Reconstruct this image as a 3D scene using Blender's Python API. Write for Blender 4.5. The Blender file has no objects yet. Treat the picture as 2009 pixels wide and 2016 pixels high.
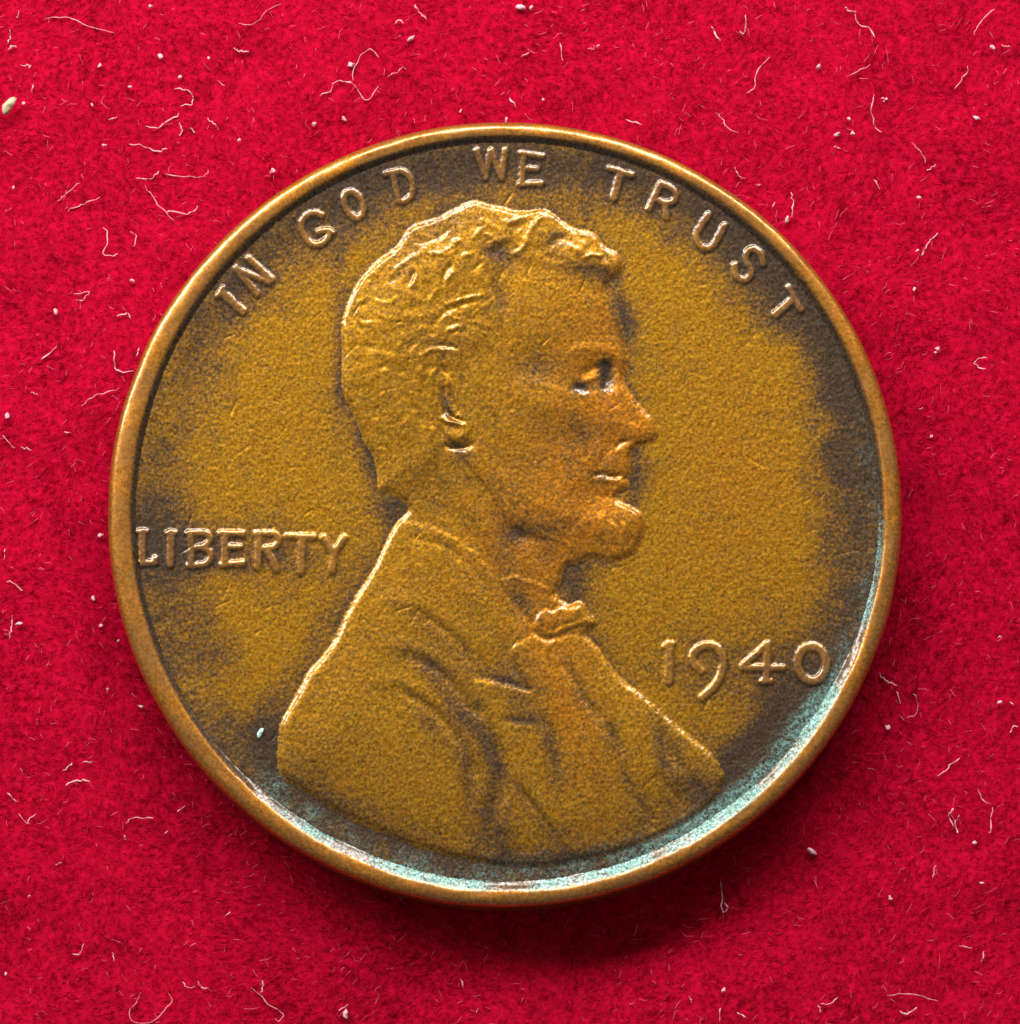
import bpy, math, random
import numpy as np

# ------------------------------------------------------------------ scene, camera, light
# one Blender unit = one millimetre
scene = bpy.context.scene
scene.unit_settings.system = 'METRIC'
scene.unit_settings.scale_length = 0.001
scene.unit_settings.length_unit = 'MILLIMETERS'
col = scene.collection

CAM_LOC = (0.1280, -20.7183, 139.6622)
CAM_TILT = math.radians(8.500)
CAM_LENS = 205.2500

cam_data = bpy.data.cameras.new('camera')
cam = bpy.data.objects.new('camera', cam_data)
col.objects.link(cam)
cam.location = CAM_LOC
cam.rotation_euler = (CAM_TILT, 0, 0)
cam_data.lens = CAM_LENS
cam_data.sensor_width = 36
cam_data.clip_start = 1
cam_data.clip_end = 3000
scene.camera = cam

world = bpy.data.worlds.new('World')
scene.world = world
world.use_nodes = True
wb = world.node_tree.nodes['Background']
wb.inputs['Color'].default_value = (1.0, 0.98, 0.96, 1)
wb.inputs['Strength'].default_value = 0.19

def area_light(name, loc, target, size, size_y, power, color):
    d = bpy.data.lights.new(name, 'AREA')
    d.shape = 'RECTANGLE'; d.size = size; d.size_y = size_y
    d.energy = power; d.color = color
    o = bpy.data.objects.new(name, d); col.objects.link(o)
    v = [l - t for l, t in zip(loc, target)]
    o.location = loc
    from mathutils import Vector
    o.rotation_euler = Vector(v).to_track_quat('Z', 'Y').to_euler()
    return o
# broad window light from beyond the top edge of the cloth, a little to the left
area_light('window_light', (-21, 78, 66), (0, 0, 0), 210, 30, 4.0e5, (1.0, 0.985, 0.96))

scene.view_settings.view_transform = 'Standard'
scene.view_settings.look = 'None'
scene.view_settings.exposure = 0
scene.view_settings.gamma = 1

# ------------------------------------------------------------------ traced outlines, in mm on the coin / cloth
POLY = {
 'sil': [(-3.059,0.505),(-2.669,0.382),(-2.363,0.147),(-2.326,-0.025),(-2.569,-0.234),(-2.727,-0.493),(-2.981,-1.034),(-3.15,-1.39),(-3.319,-1.672),(-3.537,-1.967),(-3.742,-2.347),(-3.887,-2.629),(-4.043,-3.008),(-4.26,-3.351),(-4.477,-3.62),(-4.73,-3.901),(-4.886,-4.218),(-5.042,-4.499),(-5.234,-4.853),(-5.366,-5.169),(-5.401,-5.437),(-5.423,-5.742),(-5.421,-6.046),(-5.359,-6.35),(-5.176,-6.544),(-4.715,-6.799),(-4.085,-7.212),(-3.455,-7.527),(-2.826,-7.781),(-2.197,-8.036),(-1.568,-8.241),(-0.94,-8.387),(-0.288,-8.508),(0.569,-8.568),(1.353,-8.496),(2.138,-8.362),(2.767,-8.169),(3.395,-7.939),(4.025,-7.636),(4.606,-7.296),(5.007,-6.957),(5.202,-6.593),(5.24,-6.313),(4.94,-5.851),(4.626,-5.571),(4.192,-5.218),(3.721,-4.816),(3.335,-4.438),(2.935,-4.145),(2.621,-3.827),(2.307,-3.387),(2.149,-3.204),(1.931,-2.984),(2.016,-2.874),(2.235,-2.763),(2.211,-2.641),(2.017,-2.433),(1.86,-2.188),(1.677,-2.188),(1.519,-2.237),(1.228,-1.991),(1.362,-1.709),(1.435,-1.39),(1.642,-1.292),(1.861,-1.23),(2.117,-1.132),(2.47,-1.23),(2.689,-1.23),(3.005,-1.095),(3.188,-0.911),(3.323,-0.616),(3.373,-0.333),(3.325,-0.111),(3.228,0.012),(3.058,0.123),(2.827,0.221),(2.669,0.332),(2.779,0.456),(2.986,0.579),(2.999,0.69),(2.926,0.789),(3.024,0.875),(3.049,1.06),(3.025,1.245),(3.037,1.406),(3.123,1.554),(3.343,1.603),(3.575,1.69),(3.685,1.801),(3.662,1.974),(3.589,2.222),(3.419,2.407),(3.212,2.643),(3.03,2.903),(2.896,3.126),(2.86,3.312),(2.922,3.486),(2.971,3.659),(2.935,3.87),(2.887,4.218),(2.827,4.529),(2.73,4.877),(2.608,5.176),(2.486,5.425),(2.523,5.587),(2.707,5.699),(2.855,5.874),(2.856,6.086),(2.721,6.323),(2.513,6.423),(2.366,6.548),(2.207,6.76),(2.011,6.86),(1.754,6.885),(1.496,7.022),(1.239,7.222),(1.043,7.36),(0.834,7.385),(0.551,7.335),(0.22,7.36),(-0.025,7.435),(-0.283,7.485),(-0.541,7.56),(-0.713,7.61),(-0.909,7.56),(-1.143,7.435),(-1.363,7.335),(-1.67,7.16),(-2.136,7.035),(-2.381,6.86),(-2.564,6.548),(-2.821,6.323),(-3.151,6.061),(-3.383,5.799),(-3.627,5.462),(-3.809,5.051),(-3.905,4.715),(-3.941,4.405),(-3.926,3.883),(-3.936,3.374),(-3.898,2.878),(-3.75,2.593),(-3.614,2.284),(-3.466,1.925),(-3.368,1.641),(-3.196,1.406),(-3.11,1.122),(-3.06,0.813)],
 'hair': [(-3.059,0.505),(-2.669,0.406),(-2.364,0.221),(-2.096,0.382),(-1.816,0.69),(-1.61,1.122),(-1.415,1.529),(-1.489,1.925),(-1.759,2.544),(-1.809,3.039),(-1.54,3.312),(-1.088,3.238),(-0.783,3.634),(-0.416,4.032),(-0.111,4.529),(-0.05,5.027),(-0.197,5.4),(-0.111,5.774),(0.134,6.023),(0.563,6.023),(0.992,5.874),(1.519,5.799),(1.85,5.861),(2.095,6.023),(2.279,5.899),(2.462,5.712),(2.671,5.649),(3.137,5.774),(3.139,6.523),(2.282,7.147),(1.178,7.773),(-0.787,7.898),(-2.382,7.272),(-3.727,6.023),(-4.333,4.529),(-4.325,2.791),(-3.586,1.307)],
 'face': [(-1.342,1.554),(-1.086,1.245),(-0.78,0.85),(-0.536,0.591),(-0.268,0.197),(-0.049,-0.173),(0.195,-0.444),(0.621,-0.665),(1.047,-0.739),(1.436,-0.886),(1.557,-1.157),(1.715,-1.464),(3.722,-1.525),(4.222,1.801),(3.375,3.783),(3.136,5.525),(1.912,6.523),(-0.418,6.273),(-1.395,3.783),(-1.539,2.544)],
 'beard': [(-1.342,1.529),(-1.086,1.245),(-0.78,0.85),(-0.536,0.591),(-0.268,0.197),(-0.049,-0.173),(0.195,-0.444),(0.621,-0.665),(1.047,-0.739),(1.436,-0.886),(1.557,-1.157),(1.715,-1.464),(3.722,-1.525),(3.727,-0.05),(2.827,0.295),(2.571,0.258),(2.363,0.074),(2.144,-0.025),(1.657,0.012),(1.048,0.258),(0.439,0.628),(-0.232,1.245),(-0.781,1.678)],
 'ear': [(-1.809,3.014),(-1.748,3.262),(-1.59,3.399),(-1.394,3.349),(-1.235,3.163),(-1.124,2.89),(-1.112,2.605),(-1.087,2.358),(-0.928,2.197),(-0.818,1.974),(-0.854,1.702),(-1.049,1.566),(-1.269,1.579),(-1.428,1.702),(-1.538,1.987),(-1.661,2.358),(-1.771,2.667)],
 'coat': [(-2.569,-0.21),(-2.362,-0.197),(-1.899,-0.345),(-1.266,-0.554),(-0.791,-0.911),(-0.413,-1.304),(-0.121,-1.795),(0.256,-2.249),(0.668,-2.776),(0.753,-3.02),(1.02,-3.106),(1.3,-3.045),(1.482,-2.959),(1.931,-3.02),(2.501,-3.241),(5.881,-6.289),(5.389,-7.745),(1.28,-9.197),(-2.34,-8.834),(-6.215,-6.775),(-5.986,-4.828),(-3.577,-0.911)],
 'lapel': [(0.413,-3.143),(0.656,-2.947),(1.02,-3.143),(1.287,-3.094),(1.214,-3.302),(1.42,-3.779),(1.734,-4.377),(1.988,-4.706),(2.169,-5.133),(2.459,-5.45),(2.615,-5.985),(2.868,-6.459),(2.952,-6.775),(3.023,-7.248),(3.142,-7.684),(3.236,-8.471),(1.582,-8.713),(1.474,-8.12),(1.101,-7.721),(0.726,-7.187),(0.279,-6.641),(0.061,-6.082),(-0.217,-5.51),(-0.532,-4.877),(-0.8,-4.096),(-0.472,-4.072),(0.571,-4.34),(0.195,-3.608),(0.073,-3.302)],
 'collar': [(0.195,-1.586),(0.596,-1.722),(0.985,-1.881),(1.228,-2.016),(1.544,-2.249),(1.167,-2.42),(0.754,-2.482),(0.681,-2.702),(0.256,-2.249),(-0.048,-1.893),(-0.109,-1.648)],
 'bow': [(0.705,-2.555),(0.79,-2.42),(0.985,-2.347),(1.143,-2.384),(1.228,-2.298),(1.483,-2.261),(1.641,-2.188),(1.86,-2.175),(1.993,-2.359),(2.211,-2.616),(2.235,-2.776),(1.992,-2.861),(1.798,-2.825),(1.482,-2.947),(1.3,-3.045),(1.02,-3.106),(0.753,-3.02),(0.644,-2.825)],
}
STROKES = {
 'face': [([(1.906,3.138),(2.09,3.2),(2.273,3.262)],0.0609,0.03),([(1.759,2.853),(2.003,2.754),(2.272,2.816)],0.0853,0.016),([(2.274,3.684),(2.482,3.672)],0.0548,0.03),([(1.907,3.349),(2.151,3.461),(2.347,3.535),(2.469,3.51)],0.0853,-0.05),([(1.698,3.039),(1.82,2.952),(1.93,2.94)],0.0731,-0.034),([(2.371,3.349),(2.444,3.188),(2.431,3.014)],0.0853,-0.05),([(2.518,3.585),(2.554,3.312),(2.59,3.039)],0.0974,-0.055),([(1.663,3.858),(2.091,3.932),(2.519,3.858),(2.788,3.709)],0.134,0.034),([(2.835,3.225),(3.005,2.729),(3.272,2.358),(3.528,2.024)],0.1583,0.03),([(2.684,1.542),(2.757,1.628),(2.88,1.678),(3.026,1.678)],0.0548,-0.06),([(2.661,1.925),(2.709,1.776),(2.782,1.628)],0.0853,-0.022),([(2.575,1.702),(2.464,1.43),(2.317,1.159),(2.17,0.937)],0.1096,-0.028),([(2.146,0.863),(2.329,0.887),(2.548,0.826),(2.78,0.85),(3.036,0.912)],0.0548,-0.06),([(2.292,0.727),(2.572,0.739),(2.852,0.678)],0.0609,0.015),([(2.219,0.813),(2.194,0.616),(2.267,0.419)],0.0853,-0.022),([(2.388,0.345),(2.571,0.382),(2.73,0.369)],0.0853,-0.035),([(2.778,0.147),(2.997,0.061),(3.191,-0.074)],0.0853,0.03),([(0.427,3.176),(0.928,3.039),(1.563,2.791)],0.0853,0.014),([(-1.147,1.307),(-0.963,0.998),(-0.683,0.665)],0.0487,0.018),([(2.57,-0.222),(2.691,-0.345),(2.776,-0.444)],0.0487,-0.028),([(2.85,-0.247),(2.971,-0.37)],0.0487,-0.024),([(2.507,-0.911),(2.677,-1.058)],0.0487,0.022),([(2.994,-0.69),(2.896,-0.911)],0.0487,-0.024),([(1.509,-0.788),(1.582,-0.935)],0.0487,0.03),([(1.899,-0.911),(1.959,-1.083)],0.0487,0.03),([(2.203,-0.665),(2.385,-0.972)],0.0487,-0.018),([(0.804,-0.419),(1.169,-0.603)],0.0609,-0.018),([(0.439,-0.173),(0.804,-0.48)],0.0609,0.015),([(1.291,-0.296),(1.656,-0.665)],0.0609,-0.018),([(1.778,-0.296),(2.082,-0.665)],0.0609,0.014),([(-0.11,0.382),(0.219,-0.111)],0.0609,0.016),([(2.265,-0.173),(2.411,-0.542)],0.0609,0.016)],
 'ear': [([(-1.491,2.94),(-1.454,2.667),(-1.392,2.395),(-1.246,2.246),(-1.026,2.123)],0.0609,-0.075),([(-1.344,2.915),(-1.271,2.667),(-1.185,2.395)],0.0853,-0.055),([(-1.49,2.222),(-1.367,2.135),(-1.197,2.123),(-1.001,2.073)],0.0548,0.05),([(-1.663,3.386),(-1.76,3.188),(-1.784,2.853),(-1.685,2.445)],0.0609,0.03),([(-1.391,1.863),(-1.147,1.776),(-0.964,1.826)],0.1096,0.028),([(-1.563,1.987),(-1.489,1.776)],0.0609,-0.03),([(-1.391,1.554),(-1.208,1.505),(-1.0,1.505),(-0.781,1.579)],0.0609,-0.05)],
 'hair': [([(-2.255,5.388),(-2.108,5.699)],0.0487,0.035),([(-2.304,5.525),(-2.194,5.774)],0.0487,-0.05),([(-1.397,5.575),(-1.251,5.774)],0.0487,0.04),([(-1.471,5.525),(-1.447,5.774),(-1.3,5.949)],0.0609,-0.055),([(-1.813,5.051),(-1.691,5.276)],0.0487,0.035),([(-1.396,5.002),(-1.09,5.101),(-0.784,5.176),(-0.515,5.226)],0.0426,0.035),([(-1.396,4.877),(-0.968,5.002),(-0.601,5.064)],0.0487,-0.03),([(-1.567,4.529),(-1.421,4.715),(-1.213,4.815)],0.0487,0.03),([(-1.665,4.529),(-1.396,4.803),(-1.09,4.877)],0.0731,-0.035),([(-1.322,4.367),(-1.053,4.467)],0.0487,0.035),([(-1.346,4.131),(-1.248,4.231),(-1.089,4.305)],0.0487,0.035),([(-1.273,4.243),(-0.967,4.342)],0.0487,-0.03),([(-1.615,4.007),(-1.395,3.982),(-1.175,3.932)],0.0487,-0.045),([(-2.006,3.734),(-1.786,3.87),(-1.517,3.883),(-1.211,3.87)],0.0487,0.035),([(-2.018,3.721),(-1.944,3.56),(-2.005,3.386)],0.0487,0.035),([(-1.846,3.076),(-1.76,3.287),(-1.638,3.399)],0.0487,0.035),([(-2.581,3.908),(-2.496,4.081)],0.0487,0.03),([(-2.275,3.908),(-2.178,4.081)],0.0609,-0.035),([(-3.6,4.964),(-3.454,5.089),(-3.356,5.176)],0.0487,0.03),([(-3.649,4.803),(-3.574,4.579),(-3.451,4.429)],0.0487,-0.045),([(-2.18,5.027),(-2.057,4.778)],0.0609,-0.035),([(-2.959,3.448),(-2.861,3.51)],0.0609,-0.04),([(-2.37,2.767),(-2.223,2.519),(-2.076,2.358),(-2.002,2.11)],0.0731,-0.03),([(-1.881,2.296),(-1.758,2.049)],0.0609,-0.03),([(-3.234,5.151),(-2.866,5.027),(-2.621,5.151)],0.0609,0.022),([(-3.11,4.778),(-2.742,4.628)],0.0609,0.02),([(-3.413,4.032),(-3.107,3.908)],0.0609,-0.02),([(-2.746,5.774),(-2.44,6.023),(-2.012,6.273)],0.0609,0.025),([(-2.868,5.525),(-2.562,5.674)],0.0609,-0.025),([(-2.012,6.523),(-1.644,6.647),(-1.338,6.872)],0.0609,-0.03),([(-1.766,6.211),(-1.46,6.273),(-1.154,6.523)],0.0609,0.03),([(-1.398,6.198),(-1.178,6.335)],0.0487,0.035),([(-0.969,6.211),(-0.785,6.223)],0.0487,0.04),([(-1.215,6.548),(-1.092,6.573)],0.0487,0.04),([(-0.785,5.836),(-0.565,6.023)],0.0487,-0.03),([(-0.541,6.772),(-0.234,6.622)],0.0487,0.03),([(0.195,6.235),(0.379,6.335),(0.514,6.523),(0.465,6.622)],0.0548,0.045),([(-0.724,6.647),(-0.602,6.835),(-0.479,6.897)],0.0487,0.035),([(-0.05,7.022),(0.195,7.047),(0.38,7.147),(0.564,7.197)],0.0609,0.03),([(0.711,6.96),(0.834,7.122),(1.055,7.172),(1.177,7.147)],0.0609,0.035),([(0.563,6.647),(0.625,6.835),(0.711,6.96)],0.0609,0.035),([(1.115,6.523),(1.361,6.647),(1.52,6.548)],0.0974,-0.05),([(1.887,6.123),(2.035,6.211),(2.182,6.223),(2.329,6.198)],0.0487,0.05),([(1.446,6.523),(1.667,6.398),(1.851,6.273)],0.0609,0.025),([(1.912,6.335),(2.096,6.523),(1.913,6.71)],0.0609,-0.022),([(2.476,6.173),(2.573,5.998),(2.598,5.836)],0.0609,-0.05),([(2.402,6.086),(2.463,5.899)],0.0487,0.03),([(2.721,6.073),(2.794,5.899)],0.0487,0.03),([(1.299,6.273),(1.605,6.148)],0.0731,0.025),([(-0.418,6.273),(-0.234,6.523),(0.073,6.647)],0.0853,0.03),([(-0.234,6.373),(0.073,6.46),(0.343,6.597)],0.1218,-0.04),([(0.808,6.273),(1.176,6.123)],0.0853,-0.03),([(0.195,6.835),(0.441,6.96)],0.0731,-0.025),([(-3.101,2.172),(-2.954,1.925)],0.0609,0.02),([(-2.551,1.925),(-2.405,2.11),(-2.271,2.271)],0.0487,0.024),([(-2.453,1.776),(-2.368,1.925)],0.0487,0.02),([(-1.88,1.987),(-1.697,1.95),(-1.514,2.024)],0.0487,0.02),([(-3.16,1.492),(-2.855,1.455)],0.0487,0.018),([(-0.417,5.3),(-0.233,5.027),(-0.111,4.715)],0.0609,0.02)],
 'coat': [([(-2.053,-2.445),(-1.42,-2.886),(-0.946,-3.387),(-0.679,-3.974)],0.1096,-0.045),([(-2.281,-3.485),(-1.807,-3.718),(-1.333,-4.084),(-0.945,-4.633),(-0.629,-4.877)],0.1218,-0.06),([(-2.521,-4.316),(-1.89,-4.682),(-1.489,-5.035),(-1.101,-5.571),(-0.883,-5.985),(-0.761,-6.301)],0.1096,-0.055),([(-0.761,-6.301),(-0.797,-6.775),(-0.676,-7.406),(-0.446,-8.108)],0.1705,-0.05),([(-0.593,-4.828),(-0.326,-5.437),(-0.047,-6.046),(-0.108,-6.775),(-0.289,-7.381),(-0.107,-8.35)],0.2071,-0.055),([(-2.6,-2.139),(-1.749,-2.445),(-1.141,-2.996)],0.1949,0.022),([(-2.84,-3.241),(-1.868,-3.485),(-1.139,-4.157)],0.1949,0.022),([(-3.08,-4.096),(-2.352,-4.218),(-1.381,-4.95),(-0.774,-5.802)],0.1949,0.024),([(-2.484,-0.32),(-1.899,-0.419),(-1.266,-0.628),(-0.791,-0.985),(-0.352,-1.525),(-0.048,-1.955)],0.0731,0.01),([(-2.179,-0.665),(-1.509,-0.849),(-0.9,-1.28),(-0.413,-1.893)],0.0974,-0.022),([(-1.142,-1.771),(-0.534,-2.261),(-0.109,-2.874),(0.073,-3.608)],0.1705,0.018),([(-0.655,-3.485),(-0.412,-3.913),(-0.472,-4.072)],0.0974,-0.03),([(-1.501,-5.316),(-1.076,-6.046),(-1.075,-6.896)],0.1949,0.02),([(-0.109,-3.241),(0.073,-3.608),(0.437,-4.157)],0.1218,-0.03),([(2.484,-5.194),(2.677,-5.51),(2.761,-5.924)],0.0974,-0.045),([(1.42,-3.754),(1.711,-4.157),(1.892,-4.487),(2.254,-5.011)],0.0974,-0.05),([(2.796,-6.192),(2.988,-6.678),(3.169,-7.042),(3.482,-7.406)],0.1096,-0.055),([(3.781,-5.133),(3.815,-5.51),(3.996,-5.888),(4.248,-6.228),(4.488,-6.653)],0.1218,-0.055),([(3.224,-4.828),(3.525,-5.559),(3.642,-6.459),(4.063,-7.139)],0.1705,0.022),([(3.655,-6.41),(4.028,-6.799),(4.244,-7.26)],0.0974,-0.04),([(2.256,-4.096),(2.74,-4.706),(3.101,-5.437),(3.244,-6.289)],0.1949,0.022),([(3.698,-7.745),(3.276,-7.478)],0.0853,-0.03)],
 'lapel': [([(-0.472,-4.023),(0.073,-4.157),(0.595,-4.316)],0.0853,-0.02),([(-0.412,-4.145),(0.073,-4.292),(0.558,-4.438)],0.0853,0.005),([(0.098,-5.072),(0.376,-5.084),(0.667,-5.145)],0.0853,-0.022),([(0.11,-5.218),(0.437,-5.23),(0.703,-5.303)],0.0853,0.005),([(0.571,-4.34),(0.885,-5.035),(1.103,-5.376),(1.248,-5.924),(1.295,-6.459),(1.5,-7.017)],0.1218,-0.045),([(0.255,-6.593),(0.726,-7.163),(1.137,-7.745)],0.0853,-0.045),([(0.073,-5.316),(0.316,-6.046),(0.678,-6.775),(1.282,-7.503)],0.1462,0.02),([(0.801,-3.608),(1.165,-4.34),(1.527,-5.072),(1.889,-5.924),(2.128,-7.26)],0.2192,0.02),([(2.313,-5.802),(2.432,-6.653),(2.49,-7.503)],0.1218,-0.018)],
 'bow': [([(0.705,-2.947),(1.106,-2.898),(1.531,-2.727),(1.895,-2.604)],0.0609,-0.022),([(1.228,-2.335),(1.288,-2.69),(1.166,-2.996)],0.0609,-0.03),([(0.863,-2.567),(1.045,-2.69)],0.0609,0.02),([(1.592,-2.322),(1.896,-2.506)],0.0609,0.022)],
 'neck': [([(0.195,-1.611),(0.596,-1.734),(0.985,-1.893),(1.228,-2.053),(1.519,-2.249)],0.0487,0.04),([(-0.109,-0.665),(0.134,-0.972),(0.195,-1.402)],0.1096,-0.03),([(0.56,-0.972),(0.742,-1.402),(0.924,-1.771)],0.1462,0.03),([(0.195,-0.48),(0.378,-0.603),(0.56,-0.69)],0.1218,-0.03),([(-1.146,0.567),(-0.658,-0.173),(-0.17,-0.911)],0.1949,0.025),([(-1.51,0.074),(-0.901,-0.542)],0.0974,-0.015),([(1.047,-1.034),(1.107,-1.525)],0.0974,-0.015)],
}
BLOBS = [(1.542,4.964,0.755,0.633,0,0.05),(2.126,3.262,0.438,0.244,12,-0.05),(2.469,3.262,0.134,0.268,0,-0.05),(1.82,2.965,0.122,0.097,0,-0.03),(1.111,2.605,0.755,0.292,-18,0.045),(0.758,3.51,0.463,0.365,0,-0.04),(1.44,1.702,0.585,0.56,0,-0.045),(2.634,1.208,0.292,0.244,0,0.02),(3.161,1.851,0.183,0.158,0,0.034),(2.849,-0.357,0.414,0.365,0,0.05),(0.682,0.258,0.853,0.438,-25,0.03),(-0.049,1.801,0.609,0.609,0,0.02),(2.026,2.172,0.292,0.414,20,-0.02),(2.084,0.382,0.317,0.244,0,-0.03),(-0.111,6.273,0.317,0.219,-10,-0.06),(0.195,5.774,0.268,0.268,0,-0.025),(-0.172,5.213,0.146,0.292,15,-0.03),(-2.375,4.529,1.096,1.218,0,0.035),(-3.103,2.791,0.487,1.096,10,0.02),(0.993,6.897,0.414,0.268,-20,0.04),(-0.357,7.022,0.487,0.292,-10,0.035),(1.79,6.335,0.365,0.244,-20,0.04),(2.623,6.023,0.171,0.171,0,0.03),(-1.521,6.023,0.609,0.487,0,0.02),(0.317,-0.567,0.244,0.195,0,-0.03),(0.438,-2.139,0.292,0.292,-30,-0.03),(-1.639,3.535,0.292,0.244,0,-0.02),(-4.167,-5.072,0.974,0.974,0,0.03),(-2.831,-6.046,1.462,0.974,-20,0.03),(4.064,-6.896,0.487,0.365,0,-0.03)]
LETTERS = [
 ('L','LIBERTY',[([(-8.68,-0.517),(-8.673,-1.267)],0.0764),([(-8.789,-0.517),(-8.583,-0.505)],0.0491),([(-8.77,-1.28),(-8.369,-1.255)],0.0628),([(-8.369,-1.255),(-8.37,-1.157)],0.0546)]),
 ('I','LIBERTY',[([(-7.998,-0.542),(-8.004,-1.292)],0.0846),([(-8.083,-0.542),(-7.888,-0.53)],0.0491)]),
 ('B','LIBERTY',[([(-7.523,-0.554),(-7.505,-1.316)],0.0764),([(-7.584,-0.542),(-7.207,-0.542),(-7.084,-0.616),(-7.071,-0.726),(-7.204,-0.862),(-7.423,-0.899)],0.0628),([(-7.326,-0.886),(-7.131,-0.935),(-7.044,-1.058),(-7.08,-1.218),(-7.225,-1.304),(-7.565,-1.329)],0.0628)]),
 ('E','LIBERTY',[([(-6.72,-0.554),(-6.702,-1.304)],0.0764),([(-6.805,-0.542),(-6.269,-0.554)],0.0628),([(-6.693,-0.874),(-6.352,-0.874)],0.06),([(-6.763,-1.304),(-6.277,-1.267)],0.0628)]),
 ('R','LIBERTY',[([(-5.892,-0.567),(-5.923,-1.365)],0.0764),([(-5.953,-0.554),(-5.551,-0.554),(-5.429,-0.64),(-5.416,-0.739),(-5.512,-0.874),(-5.841,-0.923)],0.0628),([(-5.719,-0.935),(-5.572,-1.157),(-5.473,-1.415)],0.0764)]),
 ('T','LIBERTY',[([(-5.21,-0.616),(-4.577,-0.64)],0.0655),([(-4.857,-0.653),(-4.877,-1.464)],0.0819)]),
 ('Y','LIBERTY',[([(-4.345,-0.653),(-4.088,-1.034),(-4.135,-1.451)],0.0737),([(-3.846,-0.653),(-4.088,-1.034)],0.0682)]),
 ('I','IN',[([(-6.811,5.313),(-6.318,4.865)],0.09),([(-6.908,5.238),(-6.787,5.425)],0.0491)]),
 ('N','IN',[([(-6.472,5.886),(-5.966,5.288)],0.0764),([(-6.167,6.136),(-5.625,5.637)],0.0764),([(-6.472,5.886),(-5.686,5.575)],0.0655)]),
 ('G','GOD',[([(-4.432,7.21),(-4.591,7.272),(-4.787,7.197),(-4.909,6.997),(-4.871,6.785),(-4.76,6.597),(-4.624,6.498),(-4.44,6.51),(-4.294,6.635),(-4.246,6.835),(-4.491,6.81)],0.0655),([(-4.246,6.847),(-4.147,6.785)],0.0491)]),
 ('O','GOD',[([(-3.511,7.164),(-3.561,7.152),(-3.615,7.159),(-3.671,7.184),(-3.726,7.226),(-3.777,7.282),(-3.82,7.349),(-3.852,7.424),(-3.873,7.501),(-3.881,7.577),(-3.875,7.646),(-3.856,7.706),(-3.825,7.751),(-3.783,7.781),(-3.734,7.793),(-3.679,7.786),(-3.623,7.761),(-3.568,7.719),(-3.517,7.663),(-3.475,7.596),(-3.442,7.521),(-3.421,7.444),(-3.413,7.368),(-3.419,7.299),(-3.438,7.239),(-3.469,7.194),(-3.511,7.164)],0.0682)]),
 ('D','GOD',[([(-2.716,8.224),(-2.567,7.585)],0.0682),([(-2.888,8.224),(-2.729,8.261),(-2.483,8.299),(-2.298,8.149),(-2.224,7.898),(-2.273,7.673),(-2.432,7.56),(-2.579,7.573)],0.0628)]),
 ('W','WE',[([(-0.677,8.801),(-0.468,8.149),(-0.333,8.788),(-0.075,8.149),(0.011,8.801)],0.0682)]),
 ('E','WE',[([(0.454,8.725),(0.417,7.986)],0.0655),([(0.405,8.738),(0.909,8.663)],0.0573),([(0.454,8.374),(0.785,8.349)],0.0573),([(0.368,7.986),(0.871,7.998)],0.06)]),
 ('T','TRUST',[([(2.53,8.362),(3.071,8.199)],0.06),([(2.8,8.261),(2.639,7.648)],0.0819)]),
 ('R','TRUST',[([(3.77,7.973),(3.485,7.385)],0.0655),([(3.77,7.986),(4.003,7.886),(4.137,7.723),(4.063,7.548),(3.83,7.523),(3.658,7.623)],0.0628),([(3.854,7.51),(3.914,7.16)],0.0655)]),
 ('U','TRUST',[([(4.921,7.222),(4.649,6.797),(4.66,6.573),(4.806,6.41),(4.978,6.435),(5.114,6.585),(5.3,6.947)],0.0709)]),
 ('S','TRUST',[([(6.239,6.023),(6.179,6.248),(5.996,6.373),(5.848,6.298),(5.834,6.073),(5.931,5.886),(5.918,5.712),(5.758,5.624),(5.587,5.737),(5.552,5.998)],0.0682)]),
 ('T','TRUST',[([(6.847,5.437),(6.98,5.176),(7.137,4.89)],0.06),([(6.968,5.163),(6.537,4.79)],0.0819)]),
 ('1','1940',[([(3.934,-3.241),(3.918,-4.108)],0.09),([(3.824,-3.277),(4.006,-3.216)],0.0546)]),
 ('9','1940',[([(4.695,-3.864),(4.538,-3.705),(4.491,-3.51),(4.625,-3.326),(4.868,-3.253),(5.086,-3.326),(5.206,-3.546),(5.217,-3.779),(5.107,-4.084),(4.923,-4.328),(4.716,-4.511)],0.0791)]),
 ('4','1940',[([(6.276,-3.228),(5.691,-3.742),(5.69,-3.791),(6.649,-3.791)],0.0682),([(6.289,-3.228),(6.246,-4.108)],0.0737),([(6.149,-4.121),(6.343,-4.108)],0.0573)]),
 ('0','1940',[([(7.374,-4.107),(7.307,-4.105),(7.242,-4.087),(7.18,-4.054),(7.125,-4.007),(7.078,-3.948),(7.041,-3.879),(7.015,-3.803),(7.002,-3.723),(7.003,-3.642),(7.016,-3.562),(7.041,-3.488),(7.078,-3.421),(7.126,-3.365),(7.181,-3.322),(7.243,-3.293),(7.308,-3.279),(7.375,-3.281),(7.44,-3.299),(7.502,-3.332),(7.557,-3.379),(7.605,-3.438),(7.642,-3.507),(7.667,-3.583),(7.68,-3.663),(7.68,-3.745),(7.667,-3.824),(7.641,-3.898),(7.604,-3.965),(7.556,-4.021),(7.501,-4.064),(7.439,-4.093),(7.374,-4.107)],0.09)]),
]
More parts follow.
